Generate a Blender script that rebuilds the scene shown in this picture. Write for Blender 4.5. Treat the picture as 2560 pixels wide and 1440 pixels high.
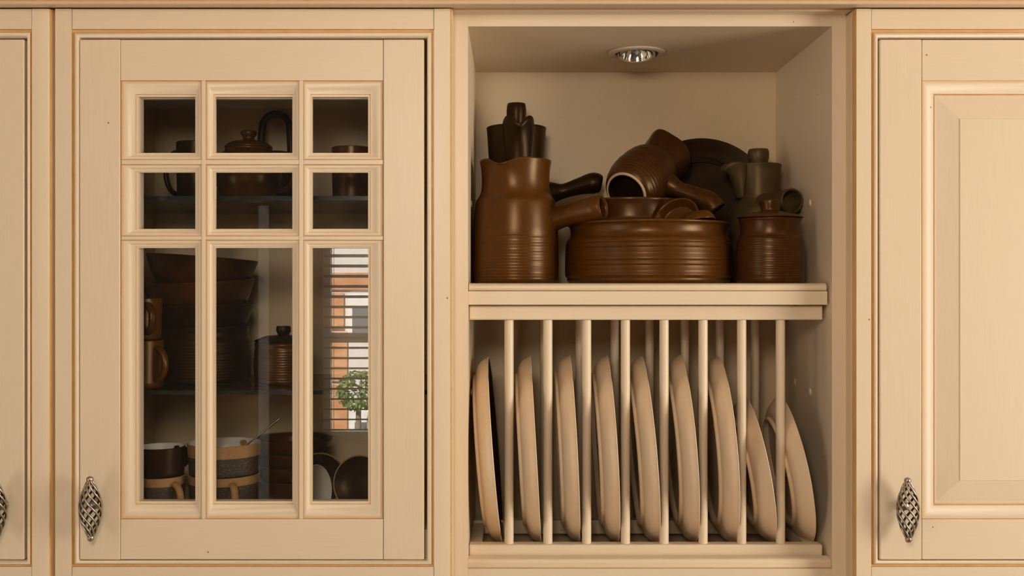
import bpy, bmesh, math, random
from math import sin, cos, pi, radians as R
from mathutils import Vector, Matrix

for o in list(bpy.data.objects):
    bpy.data.objects.remove(o)
SC = bpy.context.scene
COL = SC.collection
random.seed(4)

# ------------------------------------------------------------------ camera, world, lights, exposure
S = 0.00055          # metres per photo pixel on the cabinet front plane (y = 0)
D = 1.45             # camera distance from that plane
ZC = 1.72            # camera height above the floor

cd = bpy.data.cameras.new('camera')
cam = bpy.data.objects.new('camera', cd)
COL.objects.link(cam)
cam.location = (0, -D, ZC)
cam.rotation_euler = (R(90), 0, 0)
cd.sensor_width = 36
cd.lens = 36 * D / (2560 * S)
cd.clip_start = 0.02
SC.camera = cam

w = bpy.data.worlds.new('World')
SC.world = w
w.use_nodes = True
bg = w.node_tree.nodes['Background']
bg.inputs[0].default_value = (0.80, 0.88, 1.0, 1)
bg.inputs[1].default_value = 1.4

sd = bpy.data.lights.new('sun', 'SUN')
sd.energy = 44.0
sd.angle = R(2)
sd.color = (1.0, 0.95, 0.88)
sun = bpy.data.objects.new('sun', sd)
COL.objects.link(sun)
sun.rotation_euler = Vector((0.25, -0.80, -0.62)).to_track_quat('-Z', 'Y').to_euler()

def area(name, loc, size, direction, power, color):
    ld = bpy.data.lights.new(name, 'AREA')
    ld.shape = 'RECTANGLE'
    ld.size, ld.size_y = size
    ld.energy = power
    ld.color = color
    o = bpy.data.objects.new(name, ld)
    COL.objects.link(o)
    o.location = loc
    o.rotation_euler = Vector(direction).to_track_quat('-Z', 'Y').to_euler()
    return o

# daylight entering through the window in the right-hand wall; side fill from an added, unseen left-hand door
area('window_daylight', (2.36, -1.30, 1.62), (0.95, 1.25), (-1, 0.0, 0.0), 54.0, (1.0, 0.925, 0.82))
area('door_fill', (-2.26, -1.85, 1.45), (1.2, 1.7), (1, 0.0, 0.0), 4.0, (1.0, 0.96, 0.92))
FILL_GLOW = 33.5         # strength of the added fill globe
SC.view_settings.view_transform = 'Standard'
SC.view_settings.look = 'None'
SC.view_settings.gamma = 1.0
SC.view_settings.use_curve_mapping = False
SC.view_settings.exposure = 0.0
SC.cycles.max_bounces = 8
SC.cycles.diffuse_bounces = 4
SC.cycles.glossy_bounces = 3
SC.cycles.transparent_max_bounces = 14
SC.cycles.caustics_reflective = False
SC.cycles.caustics_refractive = False

# ------------------------------------------------------------------ helpers
def X(px, y=0.0):
    return (px - 1280) * S * (D + y) / D

def Z(py, y=0.0):
    return ZC + (720 - py) * S * (D + y) / D

def link(o, parent=None):
    COL.objects.link(o)
    if parent is not None:
        o.parent = parent
    return o

def tag(o, label=None, cat=None, group=None, kind=None):
    if label: o['label'] = label
    if cat: o['category'] = cat
    if group: o['group'] = group
    if kind: o['kind'] = kind
    return o

def thing(name, label, cat, loc=(0, 0, 0), group=None):
    o = bpy.data.objects.new(name, None)
    o.empty_display_size = 0.02
    link(o)
    o.location = loc
    return tag(o, label, cat, group)

class MB:
    """collects faces; build() links them as one mesh object"""
    def __init__(s):
        s.v, s.f, s.m = [], [], []
    def add(s, verts, faces, mat=0):
        n = len(s.v)
        s.v += [tuple(q) for q in verts]
        for i, f in enumerate(faces):
            s.f.append([n + k for k in f])
            s.m.append(mat[i] if isinstance(mat, (list, tuple)) else mat)
        return s
    def box(s, x0, x1, y0, y1, z0, z1, mat=0):
        v = [(x, y, z) for x in (x0, x1) for y in (y0, y1) for z in (z0, z1)]
        return s.add(v, [(0, 1, 3, 2), (4, 6, 7, 5), (0, 4, 5, 1), (2, 3, 7, 6), (0, 2, 6, 4), (1, 5, 7, 3)], mat)
    def prism_x(s, pts, x0, x1, mats=0):
        """closed (y, z) outline pushed along x"""
        n = len(pts)
        v = [(x0, y, z) for y, z in pts] + [(x1, y, z) for y, z in pts]
        f = [(i, (i + 1) % n, n + (i + 1) % n, n + i) for i in range(n)]
        ml = list(mats) if isinstance(mats, (list, tuple)) else [mats] * n
        f += [tuple(range(n - 1, -1, -1)), tuple(range(n, 2 * n))]
        return s.add(v, f, ml + [0, 0])
    def prism_z(s, pts, z0, z1, mats=0):
        n = len(pts)
        v = [(x, y, z0) for x, y in pts] + [(x, y, z1) for x, y in pts]
        f = [(i, (i + 1) % n, n + (i + 1) % n, n + i) for i in range(n)]
        ml = list(mats) if isinstance(mats, (list, tuple)) else [mats] * n
        f += [tuple(range(n - 1, -1, -1)), tuple(range(n, 2 * n))]
        return s.add(v, f, ml + [0, 0])
    def mitre(s, x0, x1, z0, z1, prof, mats, sc=(1, 1, 1, 1), y=0.0):
        """mitred picture-frame moulding; prof = (inset, depth) from the outside in; sc = left, right, top, bottom"""
        l, r, t, b = sc
        v, f, m = [], [], []
        for i, d in prof:
            v += [(x0 + i * l, y + d, z0 + i * b), (x1 - i * r, y + d, z0 + i * b),
                  (x1 - i * r, y + d, z1 - i * t), (x0 + i * l, y + d, z1 - i * t)]
        for k in range(len(prof) - 1):
            for c in range(4):
                a, e = 4 * k + c, 4 * k + (c + 1) % 4
                f.append((a, e, e + 4, a + 4))
                m.append(mats[k])
        return s.add(v, f, m)
    def lathe(s, prof, n=64, mat=0, mod=None, M=None, caps=True):
        v, f, m = [], [], []
        for i, p in enumerate(prof):
            for k in range(n):
                a = 2 * pi * k / n
                r, z = p[0], p[1]
                if mod: r, z = mod(a, i, r, z)
                v.append(Vector((r * cos(a), r * sin(a), z)))
        for i in range(len(prof) - 1):
            mm = prof[i][2] if len(prof[i]) > 2 else mat
            for k in range(n):
                k2 = (k + 1) % n
                f.append((i * n + k, i * n + k2, (i + 1) * n + k2, (i + 1) * n + k)); m.append(mm)
        if caps:
            f.append(tuple(range(n - 1, -1, -1))); m.append(prof[0][2] if len(prof[0]) > 2 else mat)
            f.append(tuple(range((len(prof) - 1) * n, len(prof) * n))); m.append(prof[-1][2] if len(prof[-1]) > 2 else mat)
        if M: v = [M @ q for q in v]
        return s.add(v, f, m)
    def tube(s, pts, rad, n=12, mat=0, hollow=0.0, wall=0.0035, sq=1.0):
        """swept tube through pts; hollow > 0 opens the far end and lines it for that many rings"""
        pts = [Vector(p) for p in pts]
        rings = []
        T = []
        for i in range(len(pts)):
            a, b = pts[max(i - 1, 0)], pts[min(i + 1, len(pts) - 1)]
            T.append((b - a).normalized())
        up = Vector((0, 0, 1)) if abs(T[0].z) < 0.9 else Vector((0, 1, 0))
        nrm = (up - T[0] * up.dot(T[0])).normalized()
        frames = []
        for i in range(len(pts)):
            nrm = (nrm - T[i] * nrm.dot(T[i])).normalized()
            frames.append((pts[i], nrm.copy(), T[i].cross(nrm)))
        rr = rad if isinstance(rad, (list, tuple)) else [rad] * len(pts)
        seq = [(frames[i], rr[i]) for i in range(len(pts))]
        if hollow:
            k = len(pts) - 1
            p, a, b = frames[k]
            seq.append(((p + T[k] * wall * 0.5, a, b), rr[k] - wall * 0.5))
            seq.append(((p, a, b), rr[k] - wall))
            for j in range(1, int(hollow) + 1):
                seq.append((frames[k - j], max(rr[k - j] - wall, 0.003)))
        v, f = [], []
        for (p, a, b), r in seq:
            for q in range(n):
                t = 2 * pi * q / n
                v.append(p + a * (r * cos(t)) + b * (r * sin(t) * sq))
        for i in range(len(seq) - 1):
            for q in range(n):
                q2 = (q + 1) % n
                f.append((i * n + q, (i + 1) * n + q, (i + 1) * n + q2, i * n + q2))
        f.append(tuple(range(n)))
        f.append(tuple(range(len(seq) * n - 1, (len(seq) - 1) * n - 1, -1)))
        return s.add(v, f, mat)
    def build(s, name, mats, parent=None, bevel=0.0, sharp=38, loc=None, seg=2, fix=True):
        me = bpy.data.meshes.new(name)
        me.from_pydata(s.v, [], s.f)
        for mt in (mats if isinstance(mats, (list, tuple)) else [mats]):
            me.materials.append(mt)
        for p, mi in zip(me.polygons, s.m):
            p.material_index = mi
        bm = bmesh.new(); bm.from_mesh(me)
        if fix: bmesh.ops.recalc_face_normals(bm, faces=bm.faces)
        bm.to_mesh(me); bm.free()
        me.shade_smooth()
        me.set_sharp_from_angle(angle=R(sharp))
        o = bpy.data.objects.new(name, me)
        link(o, parent)
        if loc is not None: o.location = loc
        if bevel:
            b = o.modifiers.new('bevel', 'BEVEL'); b.width = bevel; b.segments = seg; b.limit_method = 'ANGLE'
        return o

def spline(pts, vals, n):
    """Catmull-Rom through pts with interpolated values"""
    P = [Vector(p) for p in pts]
    out, ov = [], []
    m = len(P) - 1
    for i in range(n + 1):
        t = i / n * m
        k = min(int(t), m - 1); u = t - k
        p0, p1, p2, p3 = P[max(k - 1, 0)], P[k], P[k + 1], P[min(k + 2, m)]
        q0, q1, q2, q3 = vals[max(k - 1, 0)], vals[k], vals[k + 1], vals[min(k + 2, m)]
        h = lambda a, b, c, d: 0.5 * (2 * b + (c - a) * u + (2 * a - 5 * b + 4 * c - d) * u * u + (3 * b - a - 3 * c + d) * u ** 3)
        out.append(Vector((h(p0.x, p1.x, p2.x, p3.x), h(p0.y, p1.y, p2.y, p3.y), h(p0.z, p1.z, p2.z, p3.z))))
        ov.append(h(q0, q1, q2, q3))
    return out, ov

def smooth(prof, n=4):
    """round a coarse (r, z) profile"""
    p, _ = spline([(a, 0, b) for a, b in prof], [0] * len(prof), (len(prof) - 1) * n)
    return [(max(q.x, 0.0003), q.z) for q in p]

def ribs(prof, z0, z1, n, amp):
    """add throwing rings between two heights of an outer profile"""
    out = []
    def rad(z):
        for (a, b), (c, d) in zip(prof, prof[1:]):
            if b <= z <= d and d > b: return a + (c - a) * (z - b) / (d - b)
        return None
    low = [p for p in prof if p[1] < z0]
    k = next((i for i, p in enumerate(prof) if p[1] > z1), len(prof))
    hi = prof[k:]
    mid = []
    for i in range(n * 4 + 1):
        z = z0 + (z1 - z0) * i / (n * 4)
        r = rad(z)
        if r is not None:
            j = i // 4
            mid.append((r + amp * (0.7 + 0.5 * sin(j * 2.3)) * cos(i * pi / 2), z))
    return low + mid + hi

# ------------------------------------------------------------------ materials
MATS = {}
def mat(name, color, rough=0.5, metal=0.0, noise=None, bump=None, spec=0.5, coat=0.0, stint=None):
    """noise = (scale xyz, amount, second colour); bump = (scale xyz, strength)"""
    m = bpy.data.materials.new(name); m.use_nodes = True
    nt = m.node_tree; b = nt.nodes['Principled BSDF']
    b.inputs['Base Color'].default_value = (*color, 1)
    b.inputs['Roughness'].default_value = rough
    b.inputs['Metallic'].default_value = metal
    b.inputs['Specular IOR Level'].default_value = spec
    if stint: b.inputs['Specular Tint'].default_value = (*stint, 1)
    if coat:
        b.inputs['Coat Weight'].default_value = coat
        b.inputs['Coat Roughness'].default_value = 0.12
    def tex(scale, detail=3.0):
        tc = nt.nodes.new('ShaderNodeTexCoord')
        mp = nt.nodes.new('ShaderNodeMapping'); mp.inputs['Scale'].default_value = scale
        nz = nt.nodes.new('ShaderNodeTexNoise'); nz.inputs['Scale'].default_value = 1.0
        nz.inputs['Detail'].default_value = detail
        nt.links.new(tc.outputs['Object'], mp.inputs['Vector']); nt.links.new(mp.outputs[0], nz.inputs['Vector'])
        return nz
    if noise:
        sc, lo, hi, c2 = noise
        nz = tex(sc)
        rp = nt.nodes.new('ShaderNodeValToRGB')
        rp.color_ramp.elements[0].position = lo; rp.color_ramp.elements[1].position = hi
        rp.color_ramp.elements[0].color = (*color, 1); rp.color_ramp.elements[1].color = (*c2, 1)
        nt.links.new(nz.outputs['Fac'], rp.inputs['Fac']); nt.links.new(rp.outputs['Color'], b.inputs['Base Color'])
    if bump:
        nz = tex(bump[0])
        bp = nt.nodes.new('ShaderNodeBump'); bp.inputs['Strength'].default_value = bump[1]; bp.inputs['Distance'].default_value = 0.001
        nt.links.new(nz.outputs['Fac'], bp.inputs['Height']); nt.links.new(bp.outputs[0], b.inputs['Normal'])
    MATS[name] = m
    return m

def specks(m):
    nt = m.node_tree; b = nt.nodes['Principled BSDF']
    tc = nt.nodes.new('ShaderNodeTexCoord')
    vo = nt.nodes.new('ShaderNodeTexVoronoi'); vo.inputs['Scale'].default_value = 24.0
    lt = nt.nodes.new('ShaderNodeMath'); lt.operation = 'LESS_THAN'; lt.inputs[1].default_value = 0.030
    sp_ = nt.nodes.new('ShaderNodeSeparateColor')
    gt = nt.nodes.new('ShaderNodeMath'); gt.operation = 'GREATER_THAN'; gt.inputs[1].default_value = 0.55
    mu = nt.nodes.new('ShaderNodeMath'); mu.operation = 'MULTIPLY'
    mx = nt.nodes.new('ShaderNodeMixRGB'); mx.inputs['Color2'].default_value = (0.30, 0.13, 0.03, 1)
    nt.links.new(tc.outputs['Object'], vo.inputs['Vector'])
    nt.links.new(vo.outputs['Distance'], lt.inputs[0]); nt.links.new(vo.outputs['Color'], sp_.inputs[0]); nt.links.new(sp_.outputs[0], gt.inputs[0])
    nt.links.new(lt.outputs[0], mu.inputs[0]); nt.links.new(gt.outputs[0], mu.inputs[1]); nt.links.new(mu.outputs[0], mx.inputs['Fac'])
    src = b.inputs['Base Color']
    if src.links: nt.links.new(src.links[0].from_socket, mx.inputs['Color1'])
    else: mx.inputs['Color1'].default_value = src.default_value
    nt.links.new(mx.outputs[0], b.inputs['Base Color'])

def glass_mat(name, gain=1.0, tint=(1, 1, 1), rough=0.0):
    m = bpy.data.materials.new(name); m.use_nodes = True
    nt = m.node_tree; nt.nodes.clear()
    out = nt.nodes.new('ShaderNodeOutputMaterial'); mix = nt.nodes.new('ShaderNodeMixShader')
    tr = nt.nodes.new('ShaderNodeBsdfTransparent'); gl = nt.nodes.new('ShaderNodeBsdfGlossy')
    fr = nt.nodes.new('ShaderNodeFresnel'); fr.inputs['IOR'].default_value = 1.5
    ge = nt.nodes.new('ShaderNodeNewGeometry')
    a = nt.nodes.new('ShaderNodeMath'); a.operation = 'SUBTRACT'; a.inputs[0].default_value = gain
    c = nt.nodes.new('ShaderNodeMath'); c.operation = 'MULTIPLY'; c.use_clamp = True
    mm = nt.nodes.new('ShaderNodeMath'); mm.operation = 'MULTIPLY'; mm.inputs[1].default_value = gain
    nt.links.new(ge.outputs['Backfacing'], mm.inputs[0]); nt.links.new(mm.outputs[0], a.inputs[1])
    nt.links.new(fr.outputs[0], c.inputs[0]); nt.links.new(a.outputs[0], c.inputs[1])
    nt.links.new(c.outputs[0], mix.inputs[0]); nt.links.new(tr.outputs[0], mix.inputs[1]); nt.links.new(gl.outputs[0], mix.inputs[2])
    tr.inputs[0].default_value = (*tint, 1); gl.inputs['Roughness'].default_value = rough
    nt.links.new(mix.outputs[0], out.inputs[0])
    return m

CREAM = (0.755, 0.602, 0.412)
CREAM2 = (0.725, 0.572, 0.382)
paint_v = mat('cream_paint_upright', CREAM, 0.42, noise=((900, 900, 22), 0.3, 0.75, CREAM2), bump=((1100, 1100, 40), 0.05))
paint_h = mat('cream_paint_level', CREAM, 0.42, noise=((22, 900, 900), 0.3, 0.75, CREAM2), bump=((40, 1100, 1100), 0.05))
paint = mat('cream_paint', CREAM, 0.40)
panel_in = mat('cream_melamine', (0.67, 0.52, 0.315), 0.45, noise=((700, 700, 700), 0.35, 0.7, (0.635, 0.49, 0.29)))
glaze = mat('amber_glaze', (0.60, 0.33, 0.105), 0.45, noise=((60, 60, 60), 0.3, 0.7, (0.66, 0.40, 0.15)))
for m_ in (paint_v, paint_h, paint): specks(m_)
wash = mat('amber_wash', (0.715, 0.500, 0.275), 0.42)
gap_dark = mat('cabinet_joint_dark', (0.10, 0.06, 0.03), 0.8)
brown = mat('brown_stoneware', (0.084, 0.027, 0.0025), 0.31, noise=((90, 90, 90), 0.35, 0.75, (0.060, 0.020, 0.002)), bump=((900, 900, 900), 0.06), spec=0.48, stint=(1.0, 0.68, 0.40))
brown2 = mat('red_brown_stoneware', (0.064, 0.022, 0.0042), 0.31, noise=((80, 80, 80), 0.35, 0.75, (0.042, 0.0135, 0.0025)), bump=((900, 900, 900), 0.05), spec=0.48, stint=(1.0, 0.68, 0.40))
dark = mat('dark_brown_stoneware', (0.018, 0.008, 0.0025), 0.36, noise=((70, 70, 70), 0.4, 0.75, (0.011, 0.005, 0.0015)), spec=0.26, stint=(1.0, 0.68, 0.40))
olive = mat('olive_brown_stoneware', (0.075, 0.049, 0.020), 0.40, noise=((60, 60, 60), 0.35, 0.75, (0.048, 0.030, 0.012)), spec=0.48, stint=(1.0, 0.68, 0.40))
bisque = mat('unglazed_clay', (0.52, 0.35, 0.20), 0.8)
plate_out = mat('beige_plate_glaze', (0.80, 0.59, 0.375), 0.40, noise=((120, 120, 120), 0.35, 0.75, (0.77, 0.565, 0.35)))
plate_in = mat('plate_dark_glaze', (0.050, 0.024, 0.010), 0.3)
white_in = mat('pale_glaze', (0.66, 0.62, 0.54), 0.25)
tan = mat('tan_clay', (0.40, 0.215, 0.075), 0.6, noise=((300, 300, 300), 0.4, 0.7, (0.33, 0.165, 0.055)))
speck = mat('speckled_clay', (0.045, 0.030, 0.018), 0.6, noise=((500, 500, 500), 0.52, 0.72, (0.20, 0.13, 0.06)), bump=((500, 500, 500), 0.5))
pewter = mat('antique_pewter', (0.50, 0.42, 0.335), 0.34, metal=1.0, noise=((160, 160, 160), 0.35, 0.7, (0.36, 0.295, 0.225)))
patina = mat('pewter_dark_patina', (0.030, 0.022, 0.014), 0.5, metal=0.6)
chrome = mat('lamp_chrome', (0.75, 0.72, 0.66), 0.12, metal=1.0)
lampwhite = mat('lamp_cream_enamel', (0.62, 0.47, 0.33), 0.4)
black = mat('black_spring_steel', (0.012, 0.010, 0.009), 0.4)
steel = mat('cutlery_steel', (0.72, 0.66, 0.56), 0.22, metal=1.0)
glass = glass_mat('window_glass', 2.6)
shelf_glass = glass_mat('shelf_glass', 1.0, (0.62, 0.66, 0.60), 0.05)
shelf_edge = mat('glass_shelf_edge', (0.016, 0.022, 0.016), 0.2)
plastic = mat('cream_plastic', (0.72, 0.56, 0.39), 0.3)

# ------------------------------------------------------------------ the room (seen in the panes and by the light)
wallm = mat('room_wall_paint', (0.13, 0.105, 0.08), 0.85)
ceilm = mat('room_ceiling_paint', (0.42, 0.36, 0.30), 0.9)
floorm = mat('room_floor_tile', (0.20, 0.14, 0.09), 0.5, noise=((3, 3, 3), 0.4, 0.6, (0.17, 0.12, 0.08)))
whitew = mat('window_white_paint', (0.80, 0.78, 0.74), 0.4)
RX0, RX1, RY0, RY1, RH = -2.3, 2.4, -3.4, 0.372, 2.55

def struct(name, mb, m, parent=None, **k):
    o = mb.build(name, m, parent, **k)
    if parent is None: o['kind'] = 'structure'
    return o

struct('floor', MB().box(RX0 - .2, RX1 + .2, RY0 - .2, RY1 + .12, -.1, 0), floorm)
struct('ceiling', MB().box(RX0 - .2, RX1 + .2, RY0 - .2, RY1 + .12, RH, RH + .12), ceilm)
struct('wall_back', MB().box(RX0 - .2, RX1 + .2, RY1, RY1 + .12, 0, RH), wallm)
DY0, DY1, DZ1 = -2.45, -1.25, 2.30                   # unseen glazed door in the left wall, added to carry the side fill
mb = MB().box(RX0 - .12, RX0, RY0, DY0, 0, RH).box(RX0 - .12, RX0, DY1, RY1, 0, RH).box(RX0 - .12, RX0, DY0, DY1, DZ1, RH)
struct('wall_left', mb, wallm)
WY0, WY1, WZ0, WZ1 = -1.80, -0.80, 0.98, 2.26       # window in the right wall
mb = MB().box(RX1, RX1 + .14, RY0, WY0, 0, RH).box(RX1, RX1 + .14, WY1, RY1, 0, RH)
mb.box(RX1, RX1 + .14, WY0, WY1, 0, WZ0).box(RX1, RX1 + .14, WY0, WY1, WZ1, RH)
struct('wall_right', mb, wallm)
# window opposite the cabinets, the one mirrored in the glass door
wt = struct('worktop', MB().box(RX0, RX1, -.27, RY1, .88, .92), mat('pale_worktop', (0.72, 0.62, 0.50), 0.35), bevel=.004)
MB().box(RX0, RX1, -.23, RY1, .1, .88).build('base_unit', paint, wt)
VS = S * (D - RY0) / D
BX0, BX1 = -480 * VS, -0.42
BZ0, BZ1 = ZC - 384 * VS, ZC + 122 * VS
mb = MB().box(RX0, BX0, RY0 - .14, RY0, 0, RH).box(BX1, RX1, RY0 - .14, RY0, 0, RH)
mb.box(BX0, BX1, RY0 - .14, RY0, 0, BZ0).box(BX0, BX1, RY0 - .14, RY0, BZ1, RH)
struct('wall_front', mb, wallm)

WYM = (WY0 + WY1) / 2
wf = MB()
for a, b in ((WY0, WY0 + .05), (WYM - .02, WYM + .02), (WY1 - .05, WY1)): wf.box(RX1 + .03, RX1 + .09, a, b, WZ0, WZ1)
for a, b in ((WZ0, WZ0 + .05), (WZ1 - .05, WZ1)): wf.box(RX1 + .03, RX1 + .09, WY0 + .05, WY1 - .05, a, b)
w1 = struct('window_1', wf, whitew)
for a, b in ((WY0 + .05, WYM - .02), (WYM + .02, WY1 - .05)):
    MB().box(RX1 + .055, RX1 + .061, a, b, WZ0 + .05, WZ1 - .05).build('pane', glass, w1)
# unseen glowing globe, added as frontal fill for the cabinets
gm = bpy.data.materials.new('fill_globe_glow'); gm.use_nodes = True
gb = gm.node_tree.nodes['Principled BSDF']
gb.inputs['Emission Color'].default_value = (1.0, 0.88, 0.74, 1)
gb.inputs['Emission Strength'].default_value = FILL_GLOW
cl_ = thing('fill_globe', 'unseen glowing globe added under the kitchen ceiling as fill light', 'lamp', (-0.12, -1.50, 2.06))
MB().lathe([(max(.15 * sin(pi * k / 14), .0005), -.15 * cos(pi * k / 14)) for k in range(15)], 22).build('globe', gm, cl_, sharp=80)
MB().lathe([(.030, .140), (.030, .165), (.006, .175), (.006, .475), (.045, .475), (.045, RH - 2.0601)], 20).build('stem', whitew, cl_)
wf = MB()
for a, b in ((DY0, DY0 + .09), (DY1 - .09, DY1)): wf.box(RX0 - .08, RX0 - .035, a, b, 0, DZ1)
for a, b in ((0, .22), (DZ1 - .09, DZ1)): wf.box(RX0 - .08, RX0 - .035, DY0 + .09, DY1 - .09, a, b)
d1_ = struct('added_door', wf, whitew)
MB().box(RX0 - .06, RX0 - .054, DY0 + .09, DY1 - .09, .22, DZ1 - .09).build('pane', glass, d1_)
wf = MB()
for a, b in ((BX0, BX0 + .035), (BX1 - .035, BX1)): wf.box(a, b, RY0 - .10, RY0 - .05, BZ0, BZ1)
tz = ZC - 128 * VS
for a, b in ((BZ0, BZ0 + .035), (BZ1 - .035, BZ1), (tz - .02, tz + .025)): wf.box(BX0 + .035, BX1 - .035, RY0 - .10, RY0 - .05, a, b)
w2 = struct('window_2', wf, whitew)
MB().box(BX0 + .035, BX1 - .035, RY0 - .077, RY0 - .072, tz + .025, BZ1 - .035).build('pane', glass, w2)
MB().box(BX0 + .035, BX1 - .035, RY0 - .077, RY0 - .072, BZ0 + .035, tz - .02).build('pane', glass, w2)
cas = MB().box(-610 * VS - .045, -610 * VS, RY0, RY0 + .03, 0, 2.1)
struct('trim_1', cas, whitew, bevel=.004)

slat_m = mat('blind_slat_wood', (0.22, 0.15, 0.10), 0.5)
bl = thing('venetian_blind', 'wooden venetian blind in the window mirrored by the glass door', 'blind', (0, 0, 0))
MB().box(BX0 + .01, BX1 - .01, RY0 - .045, RY0 + .0, BZ1 - .04, BZ1).build('head_rail', slat_m, bl)
sl = MB().box(BX0 + .012, BX1 - .012, -.024, .024, -.0016, .0016)
first = None
zz = BZ1 - .075
while zz > BZ0 + .03:
    if first is None:
        first = sl.build('slat', slat_m, bl); o = first
    else:
        o = first.copy(); link(o, bl)
    o.location = (0, RY0 - .022, zz); o.rotation_euler = (R(12), 0, 0)
    zz -= .0475
MB().box(BX0 + .012, BX1 - .012, RY0 - .04, RY0 - .005, BZ0 + .004, BZ0 + .02).build('bottom_rail', slat_m, bl)
for cx in (BX0 + .06, BX1 - .06):
    MB().tube([(cx, RY0 + .004, BZ0 + .012), (cx, RY0 + .004, BZ1 - .02)], .0012, 6).build('cord', slat_m, bl)

# the house across the road, seen through that blind
brickm = mat('house_brick', (0.52, 0.23, 0.10), 0.9, noise=((5, 5, 14), 0.42, 0.6, (0.60, 0.32, 0.17)))
renderm = mat('house_render', (0.66, 0.63, 0.60), 0.9)
winm = mat('house_window_glass', (0.10, 0.13, 0.16), 0.1)
leaf = mat('hedge_leaf', (0.10, 0.19, 0.05), 0.7, noise=((12, 12, 12), 0.4, 0.6, (0.20, 0.30, 0.10)))
grd = mat('street_ground', (0.34, 0.33, 0.31), 0.9)
MB().box(-14, 9, -16, RY0 - .14, -.35, -.25).build('street', grd)['kind'] = 'structure'
hs = thing('brick_house', 'orange brick house across the street seen mirrored through the blind', 'house', (0, 0, 0))
HY = -11.0
MB().box(-6.5, 3.0, HY - .4, HY, -.25, 6).build('wall', renderm, hs)
for (a, b, c, d) in ((-2.205, -1.945, -.20, .58), (-2.205, -1.945, .62, 1.20), (-2.205, -1.985, 1.24, 1.66), (-2.205, -1.70, 1.70, 1.90), (-1.62, .2, -.20, 3.0), (-3.6, -2.36, -.20, 3.0)):
    MB().box(a, b, HY, HY + .04, c, d).build('brick_panel', brickm, hs)
for (a, b, c, d) in ((-1.93, -1.64, 1.12, 1.66), (-1.90, -1.66, -.20, .30), (-.4, .5, .8, 2.0)):
    wv = MB().box(a, b, HY, HY + .06, c, d).build('window', whitew, hs)
    MB().box(a + .05, b - .05, HY + .06, HY + .07, c + .05, d - .16).build('pane', winm, wv)
def bush(cx, cy, cz, r, n, sd):
    rnd = random.Random(sd); m = MB()
    for i in range(n):
        u, a = rnd.uniform(-1, 1), rnd.uniform(0, 2 * pi); q = math.sqrt(1 - u * u); rr = r * rnd.uniform(.75, 1.05)
        p = Vector((cx + rr * q * cos(a), cy + rr * q * sin(a), cz + rr * u * .9)); e = r * .16
        t1 = Vector((rnd.gauss(0, 1), rnd.gauss(0, 1), rnd.gauss(0, 1))).normalized(); t2 = t1.orthogonal().normalized()
        m.add([p - t1 * e, p - t2 * e * .5, p + t1 * e, p + t2 * e * .5], [(0, 1, 2, 3)])
    return m
hd = thing('garden_bush', 'green garden bush in front of the house across the street', 'bush', (0, 0, 0))
bush(-1.70, HY + .8, .58, .24, 500, 3).build('foliage', leaf, hd, fix=False)
MB().tube([(-1.70, HY + .8, -.25), (-1.70, HY + .8, .5)], .03, 8).build('stem', slat_m, hd)

# ------------------------------------------------------------------ cabinet joinery
BEAD = [(0, 0), (.0003, .0026), (.0034, .0028), (.0038, .0008), (.0048, -.0006), (.0066, -.0010), (.0084, .0000), (.0095, .0022), (.0099, .0050), (.0099, .0200)]
BEADM = [1, 1, 1, 0, 0, 0, 0, 0, 0]
PANE = [(0, 0), (.00, .0014), (.06, .0018), (.17, .0016), (.34, .0022), (.52, .0040), (.70, .0055), (.83, .0058), (.845, .0071), (.90, .0072), (1.0, .0072), (1.0, .0135)]
PANEM = [1, 1, 2, 0, 0, 0, 0, 1, 2, 0, 0]
ZT, ZB = Z(22), Z(1478)

def face_frame(root, x0, x1, ox0, ox1, bead_l, bead_r, edge_r=False, edge_l=False):
    """stiles and rails in px with the quirked bead round the door opening"""
    oy0, oy1 = 73, 1417
    yb = .020
    e = .0022
    # stiles: left, right; the outer right edge carries a worn chamfer
    pts = [(X(x0), 0.0), (X(ox0), 0.0), (X(ox0), yb), (X(x0), yb)]
    if edge_l: pts = [(X(x0) + .0018, 0.0), (X(ox0), 0.0), (X(ox0), yb), (X(x0), yb), (X(x0), .0125), (X(x0) + .0002, .0030)]
    m = [0] * len(pts)
    if edge_l: m[-1] = 1; m[-2] = 1
    MB().prism_z(pts, ZB, ZT, m).build('stile', [paint_v, glaze], root)
    if edge_r:
        pts = [(X(ox1), 0), (X(x1), 0), (X(x1 + 3), .0006), (X(x1 + 5), .0030), (X(x1 + 8), .0036), (X(x1 + 9), .0060), (X(x1 + 9), yb), (X(ox1), yb)]
        m = [0, 0, 1, 1, 0, 0, 0, 0]
    else:
        pts = [(X(ox1), 0), (X(x1), 0), (X(x1), yb), (X(ox1), yb)]; m = [0] * 4
    MB().prism_z(pts, ZB, ZT, m).build('stile', [paint_v, glaze], root)
    g = .0006
    MB().box(X(ox0) + g, X(ox1) - g, .0003, yb, Z(oy0), ZT).build('rail', paint_h, root, bevel=.0005)
    MB().box(X(ox0) + g, X(ox1) - g, .0003, yb, ZB, Z(oy1)).build('rail', paint_h, root, bevel=.0005)
    MB().mitre(X(ox0), X(ox1), Z(oy1), Z(oy0), BEAD, BEADM, (bead_l, bead_r, 1.18, .84)).build('bead_moulding', [paint, glaze], root, sharp=55)

def carcass(root, xo0, xo1, interior):
    t = .018
    y0, y1 = .0205, .360
    m = MB()
    m.box(xo0, xo0 + t, y0, y1, ZB, ZT).box(xo1 - t, xo1, y0, y1, ZB, ZT)
    m.box(xo0 + t, xo1 - t, y0, y1, ZT - t, ZT)
    m.box(xo0 + t, xo1 - t, y0, y1, ZB, ZC - .337)
    m.box(xo0 + t, xo1 - t, y1 - .008, y1, ZC - .337, ZT - t)
    return m.build('carcass', interior, root)

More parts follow.
